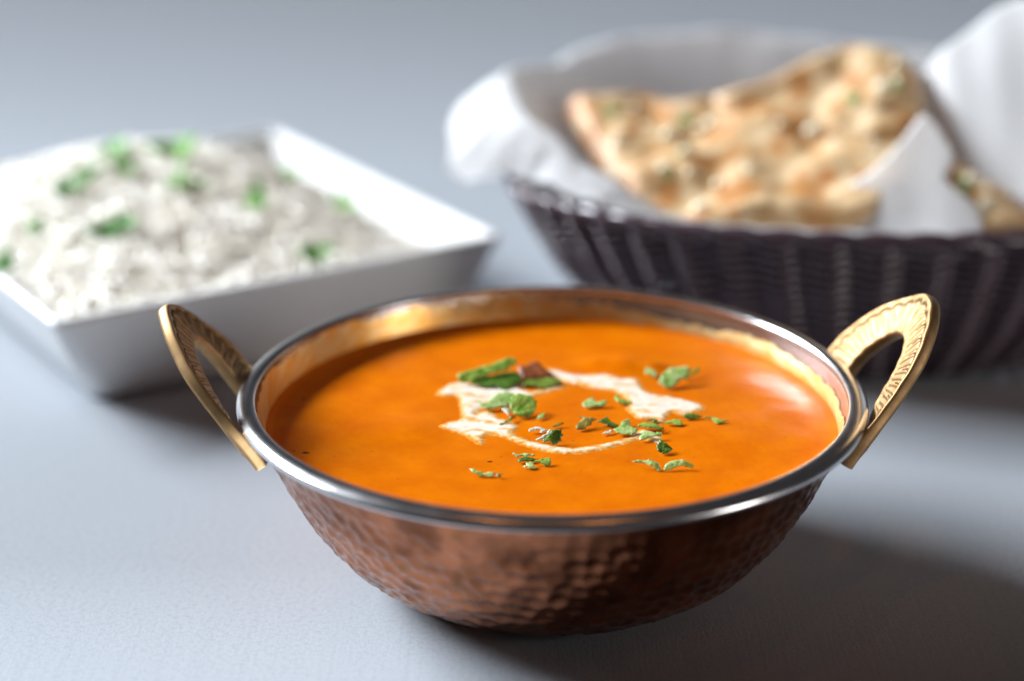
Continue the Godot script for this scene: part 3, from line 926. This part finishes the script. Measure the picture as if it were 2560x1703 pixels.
# leaf pieces: name, label, parts of [part, foot x, foot z (mm), tilt, tone, curl, lift, outline (mm)]
const LEAVES := [
	["coriander_leaf", "largest bright green coriander leaf bunch on the cream at the back of the swirl", [["leaflet", -19.7, -20.4, 30, 0, 0.9, 1.2, [-3.2, 1.5, -3.0, 2.6, 0.9, 4.4, 5.5, 6.0, 9.3, 7.8, 11.2, 7.4, 11.5, 6.2, 9.8, 4.8, 8.9, 3.6, 5.5, 2.8, 2.4, 1.3, 0.0, 0.0, -2.8, 0.1]], ["leaflet", -11.1, -16.5, 12, 1, 0.5, 0.3, [-9.2, 2.7, -6.2, 6.0, -3.1, 6.6, 0.7, 8.2, 3.4, 7.4, 4.3, 4.6, 2.3, 2.2, 0.0, 0.0, -1.8, 1.1, -3.8, 1.4, -5.8, 1.1, -7.0, 2.4]]]],
	["tomato_piece", "reddish brown soft tomato piece beside the largest coriander bunch", [["", -5.0, -23.3, 20, 5, 0.3, 0.2, [-3.1, 5.2, -0.7, 5.6, 0.7, 7.1, 2.2, 6.9, 3.9, 4.3, 6.0, 2.2, 4.6, 0.6, 0.0, 0.0, -1.8, 0.8]]]],
	["coriander_leaf", "olive green flat leaf strip right of the tomato piece, by the upper cream band", [["", -1.2, -17.7, 8, 3, 0.4, 0.25, [-5.8, 4.0, -2.2, 4.6, 2.1, 5.2, 4.3, 3.1, 2.3, 1.2, 0.0, 0.0, -3.0, 0.9, -5.6, 1.5]]]],
	["coriander_leaf", "pale ragged coriander leaf lying below the largest bunch on the cream", [["", -14.7, -3.5, 18, 2, 0.6, 0.4, [-3.3, 3.4, -0.9, 2.5, 0.6, 5.0, 3.2, 6.7, 5.5, 6.4, 5.3, 3.9, 4.3, 1.1, 1.8, 0.7, 0.0, 0.0, -1.9, 0.9]]]],
	["coriander_leaf", "curled bright green leaf with a yellow green fold, right of the pale ragged leaf", [["", -7.0, 1.0, 28, 0, 1.1, 0.4, [-2.8, 6.1, -0.7, 7.6, 2.1, 6.5, 3.3, 5.0, 3.4, 2.5, 2.4, 0.6, 0.0, 0.0, -1.5, 0.6, -2.6, 1.9, -3.1, 4.0]]]],
	["coriander_leaf", "short whitish leaf stalk under the curled bright green leaf", [["", -10.1, 0.3, 12, 4, 0.2, 0.4, [-1.7, 3.2, -0.7, 3.6, 0.3, 1.5, 0.0, 0.0, -0.8, 0.8]]]],
	["coriander_leaf", "tiny pale green fragment just right of the curled bright green leaf", [["", -3.0, 2.3, 12, 2, 0.3, 0.2, [-0.6, 0.5, 0.2, 2.1, 1.7, 2.7, 1.3, 1.2, 0.0, 0.0]]]],
	["coriander_leaf", "thin dark green leaf stalk slanting down to the cream below the curled leaf", [["", -11.6, 5.7, 8, 3, 0.1, 0.3, [-0.9, 0.1, 1.0, 2.2, 2.1, 4.3, 2.8, 4.3, 1.7, 1.8, 0.0, 0.0]]]],
	["coriander_leaf", "pale squiggle shaped leaf shred above the folded dark green leaf", [["", -2.4, 10.4, 15, 4, 0.3, 0.3, [-3.1, 0.8, -2.4, 1.9, 0.0, 2.5, 0.4, 1.6, 1.5, 1.1, 0.0, 0.0, -0.5, 1.1, -1.6, 0.7, -2.8, 0.2]]]],
	["coriander_leaf", "tiny dark lens shaped leaf sliver above and right of the folded dark leaf", [["", 0.4, 7.0, 14, 3, 0.3, 0.2, [-0.2, 0.5, 1.6, 1.8, 2.4, 1.7, 1.8, 0.8, 0.0, 0.0]]]],
	["coriander_leaf", "folded dark green leaf with a pale stem, standing on the lower cream arc", [["leaflet", 0.5, 17.0, 38, 1, 1.3, 0.2, [-2.7, 1.1, -1.5, 2.6, -0.4, 4.1, 0.9, 4.2, 1.8, 3.4, 1.7, 1.8, 1.1, 0.5, 0.0, 0.0, -0.9, 0.5]], ["stem", -5.2, 15.4, 20, 4, 0.2, 0.5, [0.0, 0.0, 1.8, 0.7, 4.1, 3.1, 5.1, 4.0, 4.7, 2.4, 3.1, 0.7, 1.2, 0.1]]]],
	["coriander_leaf", "pale wavy leaf strip just above the three lobed dark green sprig", [["", -6.5, 24.7, 24, 2, 0.5, 0.3, [-2.6, 1.9, -2.3, 1.4, -1.4, 1.0, -0.5, 1.3, 0.9, 1.4, 2.3, 0.9, 1.1, 0.5, 0.0, 0.0, -0.9, 0.6, -1.8, 0.2, -2.5, 0.4]]]],
	["coriander_leaf", "three lobed dark green sprig in front of the lower cream arc", [["leaflet", -7.9, 27.4, 12, 1, 0.4, 0.3, [-0.4, 0.6, 0.5, 1.9, 2.0, 2.1, 3.7, 1.1, 3.3, 0.3, 1.4, 0.3, 0.0, 0.0]], ["leaflet", -1.6, 29.3, 24, 0, 0.8, 0.2, [-2.7, 1.5, -1.6, 2.3, -0.7, 2.5, 0.9, 2.6, 0.8, 0.9, 0.0, 0.0, -0.8, 0.3, -1.4, 0.9, -2.3, 1.1]], ["leaflet", -4.3, 30.8, 14, 2, 0.4, 0.2, [-2.9, 0.9, -2.0, 1.2, -1.8, 2.0, -0.9, 2.4, -0.2, 2.0, 0.2, 0.6, 0.0, 0.0, -1.6, 0.1]]]],
	["coriander_leaf", "narrow curved leaf strip with a pale tip, frontmost on the left of the curry", [["", -14.9, 35.1, 22, 2, 0.6, 0.2, [-4.3, 2.8, -3.1, 2.6, -2.0, 1.7, -0.5, 1.3, 1.4, 1.7, 1.8, 1.1, 1.0, 0.3, 0.0, 0.0, -2.0, 0.6, -3.5, 1.2]]]],
	["coriander_leaf", "tiny round leaf stalk nub at the tip of the frontmost left leaf strip", [["", -12.6, 36.0, 24, 3, 0.8, 0.2, [-0.4, 1.0, 0.2, 1.7, 1.1, 1.6, 0.6, 0.5, 0.0, 0.0]]]],
	["coriander_leaf", "broad pale green leaf with a short tail, alone behind the upper cream band", [["leaflet", 30.2, -17.4, 26, 2, 1.0, 0.3, [-3.0, 2.4, -1.9, 5.2, 0.0, 7.1, 2.3, 7.5, 3.8, 8.0, 5.5, 6.8, 4.8, 5.2, 3.1, 3.4, 1.5, 1.6, 0.0, 0.0, -1.3, 0.2, -2.4, 1.3]], ["leaflet", 26.8, -24.8, 14, 2, 0.4, 0.3, [-2.8, 2.4, -1.8, 4.3, -0.5, 3.4, 0.4, 1.4, 0.0, 0.0, -1.2, 1.1]], ["leaflet", 34.0, -22.9, 12, 3, 0.3, 0.3, [-0.4, 0.8, 1.9, 3.8, 3.9, 6.3, 4.1, 4.6, 1.7, 1.6, 0.0, 0.0]]]],
	["coriander_leaf", "pale two lobed leaf piece floating inside the cream ring", [["", 8.9, -4.8, 16, 2, 0.7, 0.2, [-1.2, 1.6, -0.3, 3.5, 1.3, 4.3, 2.4, 2.6, 4.5, 3.2, 4.7, 2.1, 3.4, 0.7, 1.5, 0.7, 0.0, 0.0]]]],
	["coriander_leaf", "green leaf shred touching the inner edge of the upper cream band", [["", 18.3, -7.1, 14, 0, 0.5, 0.2, [-2.7, 2.7, -2.0, 4.2, -0.9, 2.5, 1.3, 1.5, 1.1, 0.3, 0.0, 0.0, -1.9, 1.1]]]],
	["coriander_leaf", "yellowish brown curled leaf at the left end of the middle leaf row", [["", 7.5, 8.7, 22, 6, 0.9, 0.2, [-1.9, 0.5, -1.4, 2.5, -0.1, 3.9, -1.2, 4.7, 2.8, 3.8, 2.7, 3.0, 1.2, 1.6, 0.0, 0.0]]]],
	["coriander_leaf", "dark green bent leaf between the brown curled leaf and the pale broad leaf", [["", 15.4, 6.5, 18, 1, 0.7, 0.3, [-4.4, 1.6, -3.3, 2.8, -2.1, 3.5, -1.3, 1.9, 0.3, 0.8, 0.0, 0.0, -1.9, 0.2, -3.0, 1.0]]]],
	["coriander_leaf", "whitish thin leaf rib under the dark green bent leaf", [["", 12.2, 11.2, 10, 4, 0.2, 0.2, [-0.3, 0.4, 1.5, 1.8, 2.6, 2.1, 1.5, 0.5, 0.0, 0.0]]]],
	["coriander_leaf", "small round pale leaf just behind the pale broad leaf of the middle row", [["", 17.2, 6.2, 22, 2, 0.7, 0.2, [-0.8, 0.6, -0.3, 1.7, 1.2, 2.3, 1.8, 1.4, 1.6, 0.3, 0.0, 0.0]]]],
	["coriander_leaf", "pale broad leaf in the centre of the middle leaf row", [["", 16.5, 12.0, 14, 2, 0.6, 0.5, [-2.0, 1.9, -1.0, 3.3, 0.9, 3.9, 2.7, 2.9, 3.9, 2.3, 2.6, 0.3, 0.0, 0.0]]]],
	["coriander_leaf", "bright green leaf with a dark edge at the right of the middle leaf row", [["leaflet", 23.8, 8.1, 14, 0, 0.5, 0.6, [-3.3, 0.8, -2.1, 2.0, 1.0, 1.7, 1.8, 0.4, 0.0, 0.0, -2.2, 0.2]], ["leaflet", 26.4, 9.5, 8, 1, 0.2, 0.7, [-3.9, 1.4, -0.6, 1.2, 0.0, 0.0, -2.3, 0.3]]]],
	["coriander_leaf", "pale veined leaf with an upturned edge in front of the middle leaf row", [["", 20.9, 15.0, 20, 2, 0.8, 0.3, [-0.3, 2.0, 0.9, 4.1, 1.6, 3.2, 5.0, 2.8, 4.4, 1.6, 2.1, 1.1, 0.0, 0.0, -0.4, 0.8]]]],
	["coriander_leaf", "long dark green pointed leaf lying across the tip of the upper cream band", [["leaflet", 30.6, 5.7, 14, 0, 0.5, 0.3, [-4.4, 1.2, -2.9, 1.6, -1.0, 2.4, 0.3, 2.0, 0.9, 0.6, 0.0, 0.0, -2.2, 0.3]], ["leaflet", 24.6, 3.9, 8, 1, 0.3, 0.3, [-2.0, 0.7, -0.1, 1.4, 1.7, 0.2, 0.0, 0.0]]]],
	["coriander_leaf", "thin double leaf sprig farthest right on the curry", [["leaflet", 33.0, 2.0, 16, 1, 0.5, 0.2, [-1.7, 1.0, -0.4, 2.2, 1.5, 2.0, 3.1, 1.0, 1.7, 0.2, 0.0, 0.0]], ["stem", 38.6, 1.9, 6, 3, 0.1, 0.3, [-2.9, 1.4, 0.0, 0.5, 0.0, 0.0, -2.9, 0.8]], ["leaflet", 39.6, 4.9, 14, 0, 0.4, 0.2, [-1.4, 1.9, -0.2, 2.5, 1.6, 1.7, 2.9, 1.5, 1.6, 0.7, 0.0, 0.0]]]],
	["coriander_leaf", "crumpled dark yellow green leaf below the right end of the cream arc", [["", 24.8, 22.1, 30, 1, 1.3, 0.2, [-0.9, 1.4, -0.6, 3.1, 0.0, 4.2, 0.9, 3.4, 2.1, 2.2, 2.7, 1.1, 1.8, 0.2, 0.0, 0.0]]]],
	["coriander_leaf", "left one of two pale bean shaped leaves at the front right", [["", 24.1, 31.4, 32, 2, 1.2, 0.2, [-6.3, 2.4, -4.0, 3.1, -2.1, 2.8, -0.4, 1.8, 0.4, 0.9, 0.0, 0.0, -1.3, 0.1, -2.2, 1.1, -3.9, 2.1]]]],
	["coriander_leaf", "right one of two pale bean shaped leaves at the front right", [["", 26.3, 31.6, 32, 2, 1.2, 0.2, [-1.5, 0.7, -1.0, 1.9, 0.7, 2.9, 2.8, 3.1, 4.2, 2.3, 5.6, 1.5, 5.2, 0.9, 3.4, 1.2, 1.6, 1.0, 0.0, 0.0, -1.2, 0.1]]]],
]
const CREAM := [
	[-26.8, 6.9, -24.2, 3.1, -21.9, 1.2, -22.2, -5.5, -23.1, -12.9, -25.8, -12.9, -28.3, -14.4, -26.4, -19.4, -23.0, -22.5, -16.1, -20.4, -8.4, -20.4, -5.0, -16.4, 3.4, -20.4, 3.6, -18.4, -0.9, -15.4, -3.9, -12.9, -7.7, -11.4, -13.0, -9.4, -15.9, -5.5, -18.1, -1.7, -14.8, -4.5, -12.9, 0.0, -8.9, 4.0, -8.0, 7.2, -9.2, 10.4, -4.2, 14.9, 0.0, 16.9, 4.6, 18.6, 10.0, 16.7, 17.3, 13.1, 21.2, 7.7, 25.7, 10.9, 25.2, 15.4, 22.9, 14.9, 20.7, 13.3, 16.1, 16.9, 9.9, 20.4, 4.5, 22.1, -0.1, 21.3, -5.3, 18.6, -8.9, 15.1, -12.8, 11.5, -15.5, 11.7, -16.4, 16.7, -17.8, 15.8, -21.5, 10.4],
	[-1.4, -30.9, 1.0, -31.9, 6.7, -27.9, 14.1, -27.9, 18.2, -25.1, 22.4, -24.3, 24.2, -15.9, 30.8, -12.6, 37.3, -7.5, 36.4, -3.6, 31.7, -1.2, 29.2, -2.4, 27.4, 2.1, 25.8, 4.4, 23.8, 1.4, 20.9, 1.2, 18.3, -5.5, 19.3, -9.4, 15.8, -16.2, 10.2, -18.6, 3.8, -22.3, -0.7, -27.7],
]
# across, along the dish (mm), size, turn, paleness, label
const HERBS := [
	[-37.3, 2.5, 3.6, 0.3, 0.1, "dark green coriander piece near the top left of the rice heap"],
	[-29.7, 8.1, 3.2, 0.8, 0.3, "green coriander piece touching the larger leaf on the rice ridge"],
	[-14.0, 22.6, 4.6, 0.2, 0.25, "largest coriander leaf, standing on the top of the rice heap"],
	[-17.1, 4.9, 3.2, 2.2, 0.4, "coriander piece sloping down from the largest leaf on the rice"],
	[3.8, 11.5, 5.0, 0.1, 0.75, "pale coriander leaf on the rice ridge right of the largest leaf"],
	[-6.3, -12.9, 2.8, 0.9, 0.55, "small pale coriander shred in the middle of the rice"],
	[-1.4, -16.4, 2.2, 0.4, 0.7, "faint coriander shred right of the small pale shred on the rice"],
	[13.1, -30.1, 3.6, 1.5, 0.4, "coriander leaf standing on the right half of the rice"],
	[-54.3, -9.7, 2.4, 1.3, 0.15, "small coriander piece near the left edge of the rice"],
	[-38.6, -30.2, 3.4, 0.2, 0.05, "left of two dark coriander pieces on the front slope of the rice"],
	[-32.4, -30.0, 3.2, 2.6, 0.05, "right of two dark coriander pieces on the front slope of the rice"],
	[-70.6, -24.4, 3.2, 1.1, 0.05, "dark coriander piece at the left rim of the rice dish"],
	[13.5, -69.8, 3.4, 0.1, 0.2, "coriander leaf lying at the front rim of the rice dish"],
	[48.7, -23.8, 3.4, 2.0, 0.75, "pale coriander leaf on the rice beside the bright right wall"],
	[40.9, 3.1, 2.8, 0.5, 0.85, "very pale coriander shred on the right back slope of the rice"],
]
